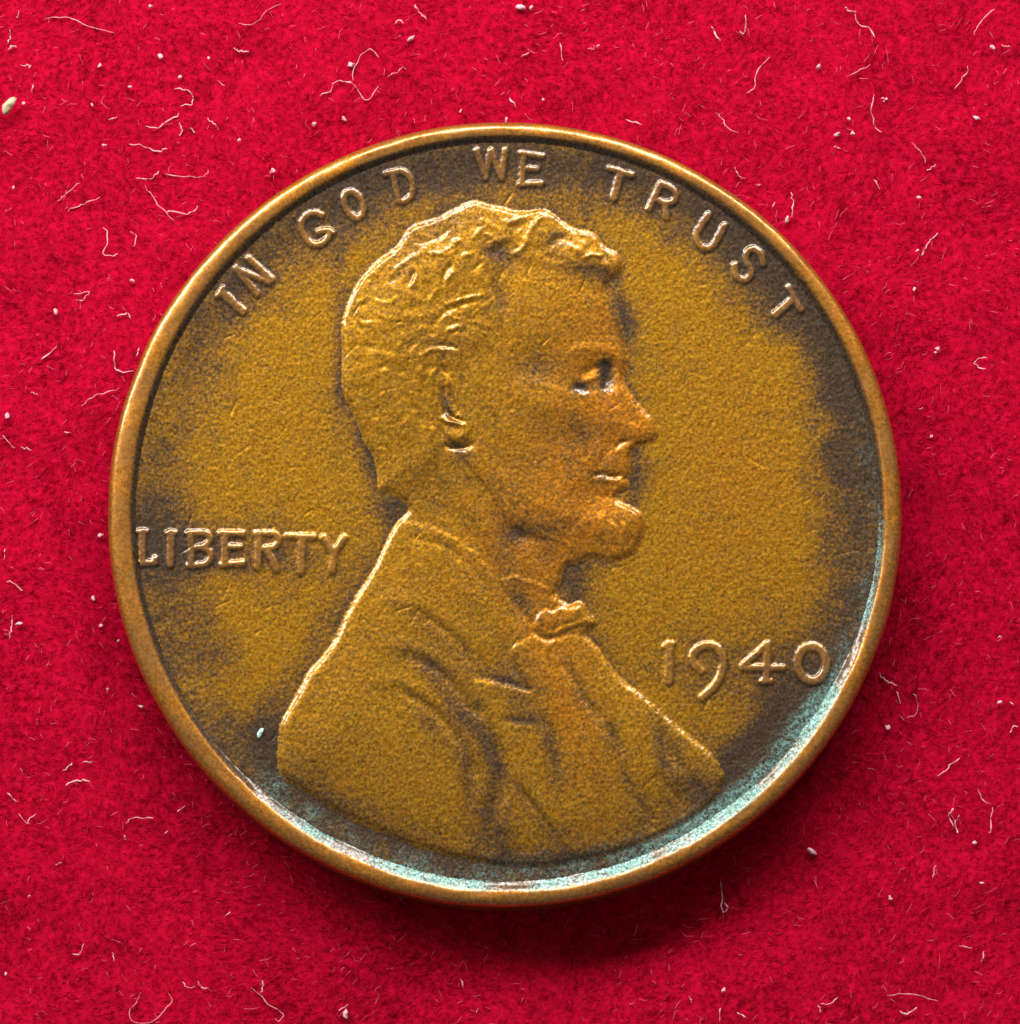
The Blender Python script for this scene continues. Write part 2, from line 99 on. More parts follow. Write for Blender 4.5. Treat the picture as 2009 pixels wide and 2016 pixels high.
THREADS = [
 [(-6.523,12.234),(-6.162,12.234),(-5.937,12.396),(-5.757,12.604),(-5.487,12.766)],
 [(-8.758,9.697),(-8.532,9.651),(-8.263,9.766),(-8.107,9.904),(-7.95,9.996)],
 [(-8.09,10.641),(-7.865,10.618),(-7.684,10.526),(-7.615,10.364),(-7.681,10.226),(-7.906,10.18)],
 [(-8.79,8.227),(-8.608,7.997),(-8.471,7.768),(-8.289,7.585),(-8.062,7.333)],
 [(-8.244,7.562),(-7.974,7.539),(-7.659,7.539),(-7.481,7.699)],
 [(-8.971,8.364),(-8.567,8.433),(-8.433,8.594)],
 [(-8.297,8.502),(-7.982,8.456),(-7.577,8.433),(-7.307,8.479),(-7.218,8.617)],
 [(-7.948,9.789),(-7.879,9.605),(-7.945,9.444)],
 [(-7.677,9.651),(-7.563,9.536)],
 [(-10.672,7.585),(-10.403,7.699),(-10.179,7.791),(-9.866,7.906)],
 [(-10.899,7.814),(-10.721,7.974),(-10.365,8.273)],
 [(-9.768,7.173),(-9.677,6.99),(-9.696,6.67),(-9.784,6.51),(-9.581,6.441),(-9.447,6.532)],
 [(-9.138,7.058),(-8.98,6.967),(-9.045,6.67)],
 [(-10.469,5.505),(-10.111,5.551),(-10.243,5.391),(-10.4,5.346)],
 [(-9.432,4.958),(-9.163,5.026),(-9.072,4.89)],
 [(-11.903,12.604),(-11.945,12.373)],
 [(-12.123,12.095),(-12.12,11.864),(-12.163,11.726)],
 [(-12.161,11.587),(-12.072,11.679),(-11.937,11.679)],
 [(-11.84,11.194),(-11.638,11.218),(-11.614,11.125)],
 [(-11.562,10.526),(-11.519,10.756)],
 [(-4.549,10.434),(-4.279,10.526),(-4.212,10.71),(-4.077,10.802),(-3.762,10.802)],
 [(-6.609,11.633),(-6.518,11.564),(-6.247,11.55)],
 [(-9.661,9.835),(-9.481,9.927)],
 [(-7.009,10.825),(-6.873,10.71)],
 [(-7.273,9.881),(-7.092,9.743),(-7.0,9.605)],
 [(-9.159,9.237),(-8.799,9.191),(-8.482,9.076),(-8.258,9.122)],
 [(-11.268,12.396),(-10.726,12.419),(-10.317,12.234),(-9.547,11.98)],
 [(-2.199,12.697),(-2.063,12.489),(-1.904,12.327)],
 [(-2.695,12.234),(-2.605,12.327),(-2.469,12.257)],
 [(-3.728,10.802),(-3.684,11.171),(-3.46,11.495),(-3.234,11.587),(-3.098,11.402)],
 [(-2.871,10.895),(-2.781,10.987),(-2.601,11.01),(-2.489,11.171),(-2.398,11.079)],
 [(-3.976,10.802),(-3.728,10.756),(-3.592,10.572),(-3.411,10.364),(-3.276,10.434),(-3.096,10.664)],
 [(0.377,11.425),(0.603,11.518)],
 [(2.047,11.61),(2.16,11.633),(2.183,11.689)],
 [(0.106,10.387),(0.286,10.157)],
 [(2.967,9.835),(3.35,9.743)],
 [(1.348,11.795),(1.415,11.31)],
 [(5.062,12.188),(5.152,12.003),(5.264,11.818)],
 [(5.717,12.072),(5.852,12.003),(5.9,12.465)],
 [(6.48,11.402),(6.23,11.125),(6.115,10.848),(6.092,10.664),(5.933,10.48)],
 [(12.001,12.604),(11.59,12.234),(11.496,11.934)],
 [(12.17,11.702),(12.396,11.679)],
 [(11.329,11.194),(11.282,11.01),(11.007,10.595)],
 [(8.372,10.941),(8.96,11.194)],
 [(9.178,10.387),(9.336,10.364),(9.268,10.295)],
 [(8.999,10.48),(8.972,10.019),(9.081,9.651),(9.215,9.513)],
 [(5.209,10.019),(5.343,9.835),(5.432,9.651),(5.702,9.49)],
 [(8.041,9.168),(8.176,9.122)],
 [(9.956,9.26),(10.156,9.053),(10.266,8.777)],
 [(10.286,8.571),(10.513,8.709)],
 [(5.629,8.686),(5.718,8.41),(5.853,8.387)],
 [(6.144,8.227),(6.257,8.218)],
 [(6.997,8.043),(7.018,7.722),(7.002,7.402)],
 [(6.5,7.677),(6.613,7.791)],
 [(9.024,8.341),(9.134,8.112)],
 [(10.517,7.013),(10.312,6.761),(10.129,6.441)],
 [(8.566,12.512),(8.698,12.188),(8.924,12.142),(9.035,11.91)],
 [(8.341,12.651),(8.431,12.558),(8.589,12.581)],
 [(-9.478,4.084),(-9.475,3.767),(-9.384,3.608),(-9.027,3.631)],
 [(-8.899,4.174),(-8.942,3.993)],
 [(-10.266,2.726),(-10.09,2.907),(-9.824,3.043),(-9.558,3.133),(-9.335,3.178)],
 [(-11.283,3.88),(-10.863,4.242)],
 [(-11.496,3.088),(-11.295,3.02)],
 [(-12.196,2.049),(-11.948,1.778),(-11.858,1.733)],
 [(-11.725,1.733),(-11.457,1.688)],
 [(-10.705,2.094),(-10.527,2.117)],
 [(-12.094,-0.74),(-12.07,-0.897),(-12.09,-1.009)],
 [(-12.039,-1.525),(-11.817,-1.592),(-11.637,-1.793)],
 [(-11.851,-2.352),(-11.892,-2.62),(-11.932,-2.978)],
 [(-8.673,-11.471),(-8.803,-11.713),(-8.934,-11.845),(-8.932,-12.065),(-8.777,-12.162),(-8.513,-12.153),(-8.249,-12.065),(-8.075,-11.845),(-7.922,-11.669),(-8.034,-11.449)],
 [(-6.052,-11.317),(-5.831,-11.493),(-5.653,-11.713),(-5.388,-11.867),(-5.277,-12.021),(-5.364,-12.131),(-5.519,-12.065)],
 [(-5.789,-11.141),(-5.766,-11.317),(-5.831,-11.449)],
 [(-9.087,-7.382),(-9.0,-7.316),(-8.69,-7.263),(-8.403,-7.263)],
 [(-9.107,-7.671),(-9.105,-7.804)],
 [(-10.558,-6.471),(-10.249,-6.383),(-10.117,-6.338),(-9.938,-6.427)],
 [(-11.929,-6.672),(-11.749,-6.872)],
 [(-11.656,-7.205),(-11.433,-7.405),(-11.412,-7.294),(-11.259,-7.16)],
 [(-10.606,-6.138),(-10.387,-5.937)],
 [(-10.165,-5.915),(-9.9,-5.915)],
 [(-3.979,-11.889),(-3.715,-11.713)],
 [(-7.684,-11.185),(-7.595,-11.317),(-7.419,-11.317)],
 [(-7.331,-11.185),(-7.242,-11.317),(-7.066,-11.361)],
 [(-10.336,-10.524),(-10.16,-10.524),(-10.074,-10.303)],
 [(-9.366,-10.48),(-9.32,-10.722)],
 [(-8.156,-7.649),(-8.068,-7.582)],
 [(-7.851,-7.116),(-7.697,-7.005)],
 [(-10.758,-8.38),(-10.603,-8.336)],
 [(-6.682,-9.619),(-6.572,-9.553)],
 [(-1.04,-11.101),(-0.973,-11.365)],
 [(-0.686,-11.959),(-0.642,-11.849)],
 [(3.107,-10.087),(3.196,-9.822)],
 [(9.023,-3.773),(9.177,-3.952),(9.442,-4.063)],
 [(9.419,-4.22),(9.549,-4.533)],
 [(9.84,-4.265),(9.948,-4.533),(9.879,-4.756),(9.656,-4.89)],
 [(12.146,-4.466),(12.279,-4.533)],
 [(10.395,-6.271),(10.619,-6.093),(10.932,-5.826)],
 [(11.367,-6.583),(11.496,-6.849),(11.65,-6.916)],
 [(10.764,-7.027),(10.686,-7.205),(10.759,-7.471)],
 [(10.894,-7.205),(10.825,-7.427),(10.867,-7.649)],
 [(11.716,-6.983),(11.665,-7.516),(11.597,-7.649)],
 [(10.328,-8.402),(10.236,-8.735)],
 [(5.198,-8.801),(5.218,-9.199),(5.173,-9.42),(5.26,-9.531),(5.327,-9.42),(5.262,-9.31)],
 [(9.149,-11.537),(9.546,-11.471),(9.986,-11.559),(10.337,-11.669)],
 [(7.561,-11.713),(7.781,-11.722),(7.937,-11.581)],
 [(9.432,-11.889),(9.585,-11.977),(9.851,-11.823)],
 [(5.138,-11.801),(5.114,-12.153)],
 [(4.39,-11.537),(4.478,-11.713)],
 [(5.534,-11.933),(5.753,-12.065)],
 [(7.473,-11.757),(7.559,-11.933)],
 [(12.338,-5.059),(12.227,-5.077),(12.172,-5.224)],
 [(10.881,-10.348),(11.189,-10.392)],
 [(11.431,-10.48),(11.451,-10.612),(11.383,-10.744)],
 [(11.696,3.916),(11.563,3.93),(11.428,3.848),(11.493,3.712),(11.693,3.644)],
 [(10.032,2.672),(10.166,2.695)],
]
SPECKS = [(-8.673,12.674,0.073),(-8.436,11.425,0.097),(-9.923,11.194,0.073),(-9.15,10.664,0.061),(-10.093,10.226,0.061),(-9.789,9.191,0.061),(-6.48,9.329,0.061),(-5.665,8.571,0.085),(-3.916,9.858,0.073),(-4.658,9.72,0.073),(-3.763,11.218,0.085),(-7.239,11.379,0.049),(-7.957,10.895,0.061),(-9.059,5.825,0.073),(-11.982,8.135,0.049),(-11.761,10.249,0.061),(-10.913,5.072,0.097),(-2.287,11.864,0.11),(0.377,12.651,0.11),(0.648,12.627,0.061),(-3.775,11.218,0.073),(0.94,10.341,0.049),(-1.088,10.065,0.061),(-3.927,9.858,0.061),(0.038,9.826,0.073),(2.273,11.679,0.061),(11.944,11.656,0.085),(7.674,11.171,0.073),(8.407,9.858,0.061),(8.494,9.513,0.085),(8.111,9.467,0.073),(11.54,9.904,0.097),(6.88,7.356,0.097),(10.077,7.906,0.073),(9.964,5.642,0.073),(10.041,6.578,0.061),(10.509,4.161,0.061),(-12.068,2.5,0.085),(-9.766,-0.417,0.085),(-9.927,-1.972,0.073),(-11.716,-2.576,0.085),(-9.743,-2.62,0.061),(-9.318,-2.978,0.049),(-8.76,-4.577,0.073),(-3.802,-11.968,0.11),(-11.389,-9.155,0.049),(-9.563,-4.153,0.049),(-11.918,-11.009,0.049),(11.924,-4.466,0.073),(9.21,-5.091,0.085),(11.263,-7.871,0.073),(7.369,-8.092,0.11),(5.228,-11.405,0.073),(11.428,-8.845,0.061),(9.237,-9.199,0.061),(10.516,4.165,0.061),(10.471,4.066,0.049),(10.337,1.995,0.061),(11.946,-2.888,0.061)]
TONE_SHADE_PATCHES = [('b',2.432,3.238,0.11,0.244,0,1.2),('b',1.808,2.965,0.134,0.11,0,1),('b',2.396,3.535,0.11,0.097,0,0.7),('b',2.15,3.014,0.219,0.073,8,0.3),('b',2.608,5.027,0.11,0.512,18,0.45),('b',-0.111,6.248,0.317,0.207,-10,0.6),('b',-0.099,5.151,0.146,0.341,15,0.4),('b',0.807,3.486,0.438,0.341,0,0.35),('b',-1.393,2.544,0.11,0.268,15,0.6),('b',-1.086,1.43,0.268,0.146,-40,0.4),('b',0.292,-0.567,0.219,0.195,0,0.55),('b',1.047,-1.095,0.292,0.317,0,0.15),('b',-0.048,-1.157,0.195,0.487,10,0.18),('b',0.438,-2.261,0.171,0.317,35,0.5),('b',-0.314,-5.924,0.183,0.853,16,0.45),('b',-0.434,-7.26,0.146,0.548,-8,0.36),('b',-0.108,-7.866,0.195,0.548,6,0.4),('b',-1.078,-4.828,0.195,0.914,38,0.47),('b',-1.383,-3.118,0.146,0.974,52,0.25),('b',-1.868,-3.73,0.731,0.158,-28,0.29),('b',-1.744,-5.072,0.158,0.731,38,0.32),('b',-0.894,-6.41,0.158,0.731,10,0.36),('b',0.921,-5.316,0.146,0.609,28,0.29),('b',0.618,-7.139,0.11,0.853,38,0.29),('b',2.617,-5.437,0.122,0.487,20,0.32),('b',3.706,-5.681,0.171,0.609,12,0.25),('b',0.195,-3.913,0.317,0.244,0,0.36),('b',0.073,-4.133,0.548,0.073,-14,0.43),('b',0.376,-5.072,0.317,0.073,-6,0.5),('b',0.316,-4.731,0.268,0.292,0,0.29),('b',1.187,-6.046,0.134,0.731,10,0.29),('b',1.892,-4.487,0.11,0.731,28,0.32),('b',3.157,-7.017,0.146,0.731,25,0.29),('b',4.067,-6.046,0.268,0.609,20,0.29),('b',4.608,-6.835,0.438,0.365,40,0.4),('b',1.281,-8.35,1.827,0.171,3,0.36),('b',-3.553,-7.139,1.34,0.195,-26,0.22),('b',-4.285,-5.802,0.731,0.731,0,0.09),('b',-1.626,-3.485,0.609,0.195,-30,0.18),('b',1.537,1.678,0.487,0.487,0,0.2),('b',1.904,1.925,0.171,0.244,0,0.25),('b',0.195,0.69,0.487,0.487,0,0.15),('b',0.986,-0.419,0.365,0.219,0,0.3),('b',2.268,0.813,0.195,0.097,0,0.4),('b',-2.379,6.023,0.731,0.365,35,0.22),('b',-1.522,7.022,0.731,0.305,20,0.25),('b',1.238,6.585,0.195,0.171,0,0.45),('b',2.034,5.836,0.487,0.146,-10,0.55),('b',-1.64,4.032,0.487,0.219,0,0.2),('b',-1.755,0.567,0.487,0.487,0,0.14),('f',-2.728,0.049,0.317,0.244,0,0.6),('f',1.751,-1.648,0.268,0.438,0,0.65),('f',2.84,5.027,0.158,0.67,15,0.6),('f',3.219,0.937,0.171,0.536,0,0.5),('f',3.273,2.544,0.171,0.487,38,0.35),('f',-6.375,-1.034,2.071,0.487,-3,0.45),('f',-8.205,-0.542,0.731,0.731,0,0.3),('f',5.654,-3.73,1.462,0.609,-2,0.3),('f',6.86,-4.828,0.853,1.096,-35,0.55),('f',5.88,-6.532,0.974,0.731,40,0.5),('f',-5.497,-5.559,0.365,0.731,0,0.6),('f',7.879,1.307,0.487,2.436,0,0.35),('f',-0.665,8.274,3.167,0.365,0,0.2),('f',-4.54,-3.118,0.268,2.071,-32,0.35),('f',2.136,-3.485,0.244,0.609,35,0.3),('f',-3.963,3.783,0.146,1.949,0,0.4),('f',-3.343,1.43,0.171,0.853,15,0.45)]

Z_FIELD = 1.20          # height of the coin's field above the cloth's mean level
R_COIN = 9.525

# ------------------------------------------------------------------ helpers
rng = np.random.default_rng(7)
random.seed(7)

def tag(o, label=None, category=None, group=None, kind=None):
    if label: o['label'] = label
    if category: o['category'] = category
    if group: o['group'] = group
    if kind: o['kind'] = kind
    return o

def mesh_np(name, verts, faces4=None, faces3=None, smooth=True):
    me = bpy.data.meshes.new(name)
    verts = np.asarray(verts, np.float32)
    loops = []; starts = []; n = 0
    if faces4 is not None and len(faces4):
        f = np.asarray(faces4, np.int32); loops.append(f.ravel()); starts.append(n + 4*np.arange(len(f))); n += f.size
    if faces3 is not None and len(faces3):
        f = np.asarray(faces3, np.int32); loops.append(f.ravel()); starts.append(n + 3*np.arange(len(f))); n += f.size
    loops = np.concatenate(loops).astype(np.int32); starts = np.concatenate(starts).astype(np.int32)
    me.vertices.add(len(verts)); me.vertices.foreach_set('co', verts.ravel())
    me.loops.add(len(loops)); me.loops.foreach_set('vertex_index', loops)
    me.polygons.add(len(starts)); me.polygons.foreach_set('loop_start', starts)
    me.update(calc_edges=True)
    me.polygons.foreach_set('use_smooth', np.full(len(starts), smooth, bool))
    return me

def color_attr(me, name, data):
    a = me.color_attributes.new(name, 'FLOAT_COLOR', 'POINT')
    d = np.ones((len(me.vertices), 4), np.float32); d[:, :data.shape[1]] = data
    a.data.foreach_set('color', d.ravel())

def sstep(x):
    x = np.clip(x, 0, 1); return x*x*(3 - 2*x)

_lat = {}
def vnoise(x, y, seed=0):
    """smooth value noise, about -1..1"""
    if seed not in _lat: _lat[seed] = np.random.default_rng(1000 + seed).random((256, 256)).astype(np.float32)*2 - 1
    L = _lat[seed]
    xi = np.floor(x).astype(int); yi = np.floor(y).astype(int)
    fx = x - xi; fy = y - yi
    fx = fx*fx*(3 - 2*fx); fy = fy*fy*(3 - 2*fy)
    a = L[xi & 255, yi & 255]; b = L[(xi+1) & 255, yi & 255]; c = L[xi & 255, (yi+1) & 255]; d = L[(xi+1) & 255, (yi+1) & 255]
    return (a*(1-fx) + b*fx)*(1-fy) + (c*(1-fx) + d*fx)*fy

def fbm(x, y, seed=0, o=4):
    s = 0; a = 1.0; t = 0
    for k in range(o):
        s = s + a*vnoise(x*2**k + 13.7*k, y*2**k - 7.1*k, seed + k); t += a; a *= 0.5
    return s/t

# ------------------------------------------------------------------ materials
def new_mat(name):
    m = bpy.data.materials.new(name); m.use_nodes = True
    nt = m.node_tree
    return m, nt, nt.nodes['Principled BSDF']

def noise_node(nt, scale, detail=3, rough=0.6, vec=None):
    n = nt.nodes.new('ShaderNodeTexNoise')
    n.inputs['Scale'].default_value = scale; n.inputs['Detail'].default_value = detail; n.inputs['Roughness'].default_value = rough
    if vec is not None: nt.links.new(vec, n.inputs['Vector'])
    return n

def ramp(nt, fac, a, b, ca=(0, 0, 0, 1), cb=(1, 1, 1, 1)):
    r = nt.nodes.new('ShaderNodeValToRGB')
    r.color_ramp.elements[0].position = a; r.color_ramp.elements[1].position = b
    r.color_ramp.elements[0].color = ca; r.color_ramp.elements[1].color = cb
    nt.links.new(fac, r.inputs['Fac']); return r

def mixc(nt, fac, a, b, mode='MIX'):
    m = nt.nodes.new('ShaderNodeMix'); m.data_type = 'RGBA'; m.blend_type = mode
    for s, v in ((m.inputs[0], fac), (m.inputs[6], a), (m.inputs[7], b)):
        if isinstance(v, (int, float)): s.default_value = v
        elif isinstance(v, tuple): s.default_value = v
        else: nt.links.new(v, s)
    return m.outputs[2]

def math_node(nt, op, a, b=None, c=None):
    n = nt.nodes.new('ShaderNodeMath'); n.operation = op
    for i, v in enumerate((a, b, c)):
        if v is None: continue
        if isinstance(v, (int, float)): n.inputs[i].default_value = v
        else: nt.links.new(v, n.inputs[i])
    return n.outputs[0]

def bronze():
    m, nt, p = new_mat('aged_bronze')
    tc = nt.nodes.new('ShaderNodeTexCoord').outputs['Object']
    at = nt.nodes.new('ShaderNodeAttribute'); at.attribute_name = 'toning'
    sep = nt.nodes.new('ShaderNodeSeparateColor'); nt.links.new(at.outputs['Color'], sep.inputs['Color'])
    dark, teal, warm = sep.outputs
    worn = at.outputs['Alpha']
    grain = noise_node(nt, 12.0, 5, 0.8, tc)
    fine = noise_node(nt, 32.0, 2, 0.6, tc)
    blot = noise_node(nt, 2.2, 4, 0.6, tc)
    # tan-olive bronze, redder by the warm mask, on the rim as painted cloth reflection
    b0 = mixc(nt, ramp(nt, blot.outputs['Fac'], 0.35, 0.65).outputs['Color'], (0.31, 0.140, 0.0020, 1), (0.38, 0.185, 0.0028, 1))
    b1 = mixc(nt, warm, b0, (0.43, 0.145, 0.003, 1))
    # speckled dark toning: threshold of grain moves with the amount
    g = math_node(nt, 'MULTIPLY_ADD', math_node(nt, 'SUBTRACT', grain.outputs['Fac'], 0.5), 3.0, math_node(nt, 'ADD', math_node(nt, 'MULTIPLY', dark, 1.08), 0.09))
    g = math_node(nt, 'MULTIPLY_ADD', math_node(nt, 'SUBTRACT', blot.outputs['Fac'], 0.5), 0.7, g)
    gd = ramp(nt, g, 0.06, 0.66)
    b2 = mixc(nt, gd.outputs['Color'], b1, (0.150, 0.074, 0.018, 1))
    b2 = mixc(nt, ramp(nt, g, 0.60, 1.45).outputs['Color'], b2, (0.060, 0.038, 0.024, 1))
    # bluish green toning
    tn = math_node(nt, 'MULTIPLY', teal, math_node(nt, 'MULTIPLY_ADD', noise_node(nt, 17.0, 3, 0.7, tc).outputs['Fac'], 7.0, -2.5))
    b3 = mixc(nt, ramp(nt, tn, 0.20, 0.95).outputs['Color'], b2, (0.125, 0.235, 0.225, 1))
    # polished copper on worn letter tops and rim
    b4 = mixc(nt, worn, b3, (0.50, 0.225, 0.050, 1))
    # fine bright / dark sparkle of the struck, lightly corroded surface
    spk = noise_node(nt, 14.0, 2, 0.6, tc)
    sp = ramp(nt, spk.outputs['Fac'], 0.33, 0.67, (0.52, 0.47, 0.40, 1), (1.48, 1.46, 1.36, 1))
    b5 = mixc(nt, math_node(nt, 'MULTIPLY_ADD', worn, -0.7, 0.85), b4, sp.outputs['Color'], 'MULTIPLY')
    nt.links.new(b5, p.inputs['Base Color'])
    p.inputs['Metallic'].default_value = 0.72
    p.inputs['Specular IOR Level'].default_value = 0.2
    cw = ramp(nt, noise_node(nt, 14.0, 3, 0.7, tc).outputs['Fac'], 0.36, 0.62, (0.06, 0.06, 0.06, 1), (0.70, 0.70, 0.70, 1))
    cw2 = math_node(nt, 'MULTIPLY', math_node(nt, 'MULTIPLY_ADD', worn, 0.6, cw.outputs['Color']), math_node(nt, 'MULTIPLY_ADD', teal, -0.92, 1.0))
    nt.links.new(cw2, p.inputs['Coat Weight'])
    p.inputs['Coat Roughness'].default_value = 0.12
    p.inputs['Coat IOR'].default_value = 1.7
    rr = ramp(nt, grain.outputs['Fac'], 0.3, 0.7, (0.40, 0.40, 0.40, 1), (0.58, 0.58, 0.58, 1))
    nt.links.new(math_node(nt, 'MULTIPLY_ADD', worn, -0.22, rr.outputs['Color']), p.inputs['Roughness'])
    hs = math_node(nt, 'MULTIPLY_ADD', grain.outputs['Fac'], 1.0, math_node(nt, 'MULTIPLY', fine.outputs['Fac'], 0.5))
    bp = nt.nodes.new('ShaderNodeBump'); bp.inputs['Strength'].default_value = 1.0; bp.inputs['Distance'].default_value = 0.0042
    nt.links.new(math_node(nt, 'MULTIPLY_ADD', worn, -1.1, 1.0), bp.inputs['Strength'])
    nt.links.new(hs, bp.inputs['Height']); nt.links.new(bp.outputs['Normal'], p.inputs['Normal'])
    return m
M_BRONZE = bronze()

def velvet_base():
    m, nt, p = new_mat('red_velvet_ground')
    tc = nt.nodes.new('ShaderNodeTexCoord').outputs['Object']
    n1 = noise_node(nt, 6.0, 4, 0.65, tc); n2 = noise_node(nt, 0.5, 3, 0.6, tc)
    c = mixc(nt, ramp(nt, n1.outputs['Fac'], 0.35, 0.68).outputs['Color'], (0.26, 0.0008, 0.010, 1), (0.50, 0.002, 0.030, 1))
    c = mixc(nt, math_node(nt, 'MULTIPLY', n2.outputs['Fac'], 0.35), c, (0.46, 0.001, 0.027, 1))
    nt.links.new(c, p.inputs['Base Color'])
    p.inputs['Roughness'].default_value = 1.0
    p.inputs['Specular IOR Level'].default_value = 0.05
    p.inputs['Sheen Weight'].default_value = 0.02
    p.inputs['Sheen Tint'].default_value = (1, 0.25, 0.35, 1)
    bp = nt.nodes.new('ShaderNodeBump'); bp.inputs['Strength'].default_value = 0.6; bp.inputs['Distance'].default_value = 0.06
    nt.links.new(n1.outputs['Fac'], bp.inputs['Height']); nt.links.new(bp.outputs['Normal'], p.inputs['Normal'])
    return m
M_VELVET = velvet_base()

def pile_mat():
    m, nt, p = new_mat('red_velvet_pile')
    at = nt.nodes.new('ShaderNodeAttribute'); at.attribute_name = 'dye'
    nt.links.new(at.outputs['Color'], p.inputs['Base Color'])
    tr = nt.nodes.new('ShaderNodeBsdfTranslucent'); nt.links.new(at.outputs['Color'], tr.inputs['Color'])
    mx = nt.nodes.new('ShaderNodeMixShader'); mx.inputs[0].default_value = 0.5
    nt.links.new(p.outputs[0], mx.inputs[1]); nt.links.new(tr.outputs[0], mx.inputs[2])
    nt.links.new(mx.outputs[0], nt.nodes['Material Output'].inputs['Surface'])
    p.inputs['Roughness'].default_value = 0.55
    p.inputs['Specular IOR Level'].default_value = 0.04
    return m
M_PILE = pile_mat()

def lint_mat(name, c, sss=0.0):
    m, nt, p = new_mat(name)
    tc = nt.nodes.new('ShaderNodeTexCoord').outputs['Object']
    n = noise_node(nt, 9.0, 2, 0.5, tc)
    nt.links.new(mixc(nt, n.outputs['Fac'], tuple(0.8*v for v in c[:3]) + (1,), c), p.inputs['Base Color'])
    p.inputs['Roughness'].default_value = 0.6
    p.inputs['Transmission Weight'].default_value = sss
    return m
M_LINT = lint_mat('pale_lint', (0.82, 0.43, 0.50, 1), 0.15)
M_LINT_THIN = lint_mat('pink_lint', (0.86, 0.36, 0.42, 1), 0.25)
M_CRUMB = lint_mat('tan_crumb', (0.50, 0.38, 0.22, 1))
M_VERDIGRIS = lint_mat('verdigris_crust', (0.50, 0.72, 0.62, 1))

# ------------------------------------------------------------------ the coin's relief as a height field
STEP = 0.024
HALF = 9.0
N = int(2*HALF/STEP) + 1
ax = (np.arange(N)*STEP - HALF).astype(np.float32)
GX, GY = np.meshgrid(ax, ax, indexing='ij')

def window(pts, pad):
    p = np.asarray(pts); lo = p.min(0) - pad; hi = p.max(0) + pad
    i0, j0 = np.maximum(((lo + HALF)/STEP).astype(int), 0); i1, j1 = np.minimum(((hi + HALF)/STEP).astype(int) + 2, N)
    return slice(i0, i1), slice(j0, j1)

def seg_dist(X, Y, pts, closed):
    P = np.asarray(pts, np.float32)
    Q = np.roll(P, -1, 0) if closed else P[1:]
    A = P if closed else P[:-1]
    best = np.full(X.shape, 1e9, np.float32)
    for (ax_, ay_), (bx_, by_) in zip(A, Q):
        dx, dy = bx_ - ax_, by_ - ay_
        l2 = max(dx*dx + dy*dy, 1e-9)
        t = np.clip(((X - ax_)*dx + (Y - ay_)*dy)/l2, 0, 1)
        np.minimum(best, (X - ax_ - t*dx)**2 + (Y - ay_ - t*dy)**2, out=best)
    return np.sqrt(best)

def inside(X, Y, pts):
    P = np.asarray(pts, np.float32); Q = np.roll(P, -1, 0)
    r = np.zeros(X.shape, bool)
    for (ax_, ay_), (bx_, by_) in zip(P, Q):
        if ay_ == by_: continue
        r ^= ((ay_ > Y) != (by_ > Y)) & (X < (bx_ - ax_)*(Y - ay_)/(by_ - ay_) + ax_)
    return r

def sdf(pts, pad=0.6):
    """signed distance, positive inside"""
    w = window(pts, pad); out = np.full((N, N), -pad, np.float32)
    X, Y = GX[w], GY[w]
    d = seg_dist(X, Y, pts, True); out[w] = np.where(inside(X, Y, pts), d, -d)
    return out

def smooth_line(p, k=5):
    p = np.asarray(p, float)
    if len(p) < 3: return p
    e = np.vstack([2*p[0] - p[1], p, 2*p[-1] - p[-2]]); out = []
    for i in range(1, len(e) - 2):
        for t in np.linspace(0, 1, k, endpoint=False):
            a, b, c, d = e[i-1], e[i], e[i+1], e[i+2]
            out.append(0.5*(2*b + (c - a)*t + (2*a - 5*b + 4*c - d)*t*t + (3*b - a - 3*c + d)*t**3))
    out.append(p[-1]); return np.array(out)

def add_strokes(H, lst, gain=1.0):
    for pts, w, amp in lst:
        q = smooth_line(pts, 4); s = window(q, 3.2*w)
        X, Y = GX[s], GY[s]
        d = seg_dist(X, Y, q, False)
        # taper the ends a little
        P = np.asarray(q); L = np.linalg.norm(np.diff(P, axis=0), axis=1).sum()
        e = np.minimum(np.hypot(X - P[0, 0], Y - P[0, 1]), np.hypot(X - P[-1, 0], Y - P[-1, 1]))
        tap = 0.55 + 0.45*np.clip(e/(0.3*L), 0, 1)
        H[s] += gain*amp*tap*np.exp(-(d/w)**2)

def blur(A, sig):
    r = int(3*sig) + 1; k = np.exp(-0.5*(np.arange(-r, r+1)/sig)**2); k /= k.sum()
    for axis in (0, 1):
        B = np.pad(A, [(r, r) if a == axis else (0, 0) for a in (0, 1)], mode='edge')
        out = np.zeros_like(A)
        for i, kv in enumerate(k):
            out += np.float32(kv)*(B[i:i+N] if axis == 0 else B[:, i:i+N])
        A = out
    return A

d_sil = sdf(smooth_line(POLY['sil'] + POLY['sil'][:1], 2)[:-1])
d_hair = sdf(POLY['hair']); d_face = sdf(POLY['face']); d_beard = sdf(POLY['beard']); d_ear = sdf(POLY['ear'])
d_coat = sdf(POLY['coat']); d_lap = sdf(POLY['lapel']); d_coll = sdf(POLY['collar']); d_bow = sdf(POLY['bow'])
ins = d_sil > 0
R_OFF = np.hypot(GX - 0.06, GY*0.9868)

H = 0.012*vnoise(GX*0.35 + 5, GY*0.35 + 5, 3)*0.4                     # faint waviness of the field
H += 0.055*sstep((R_OFF - 7.9)/1.1)**1.6                              # field dishes up to the rim
bust = np.where(ins, 0.052*np.clip(d_sil/(0.125 + 0.035*vnoise(GX*1.1 + 7, GY*1.1, 44)), 0, 1) + 0.050*(1 - np.exp(-np.maximum(d_sil - 0.08, 0)/1.3)), 0).astype(np.float32)
detail = np.zeros((N, N), np.float32)
swell = np.zeros((N, N), np.float32)
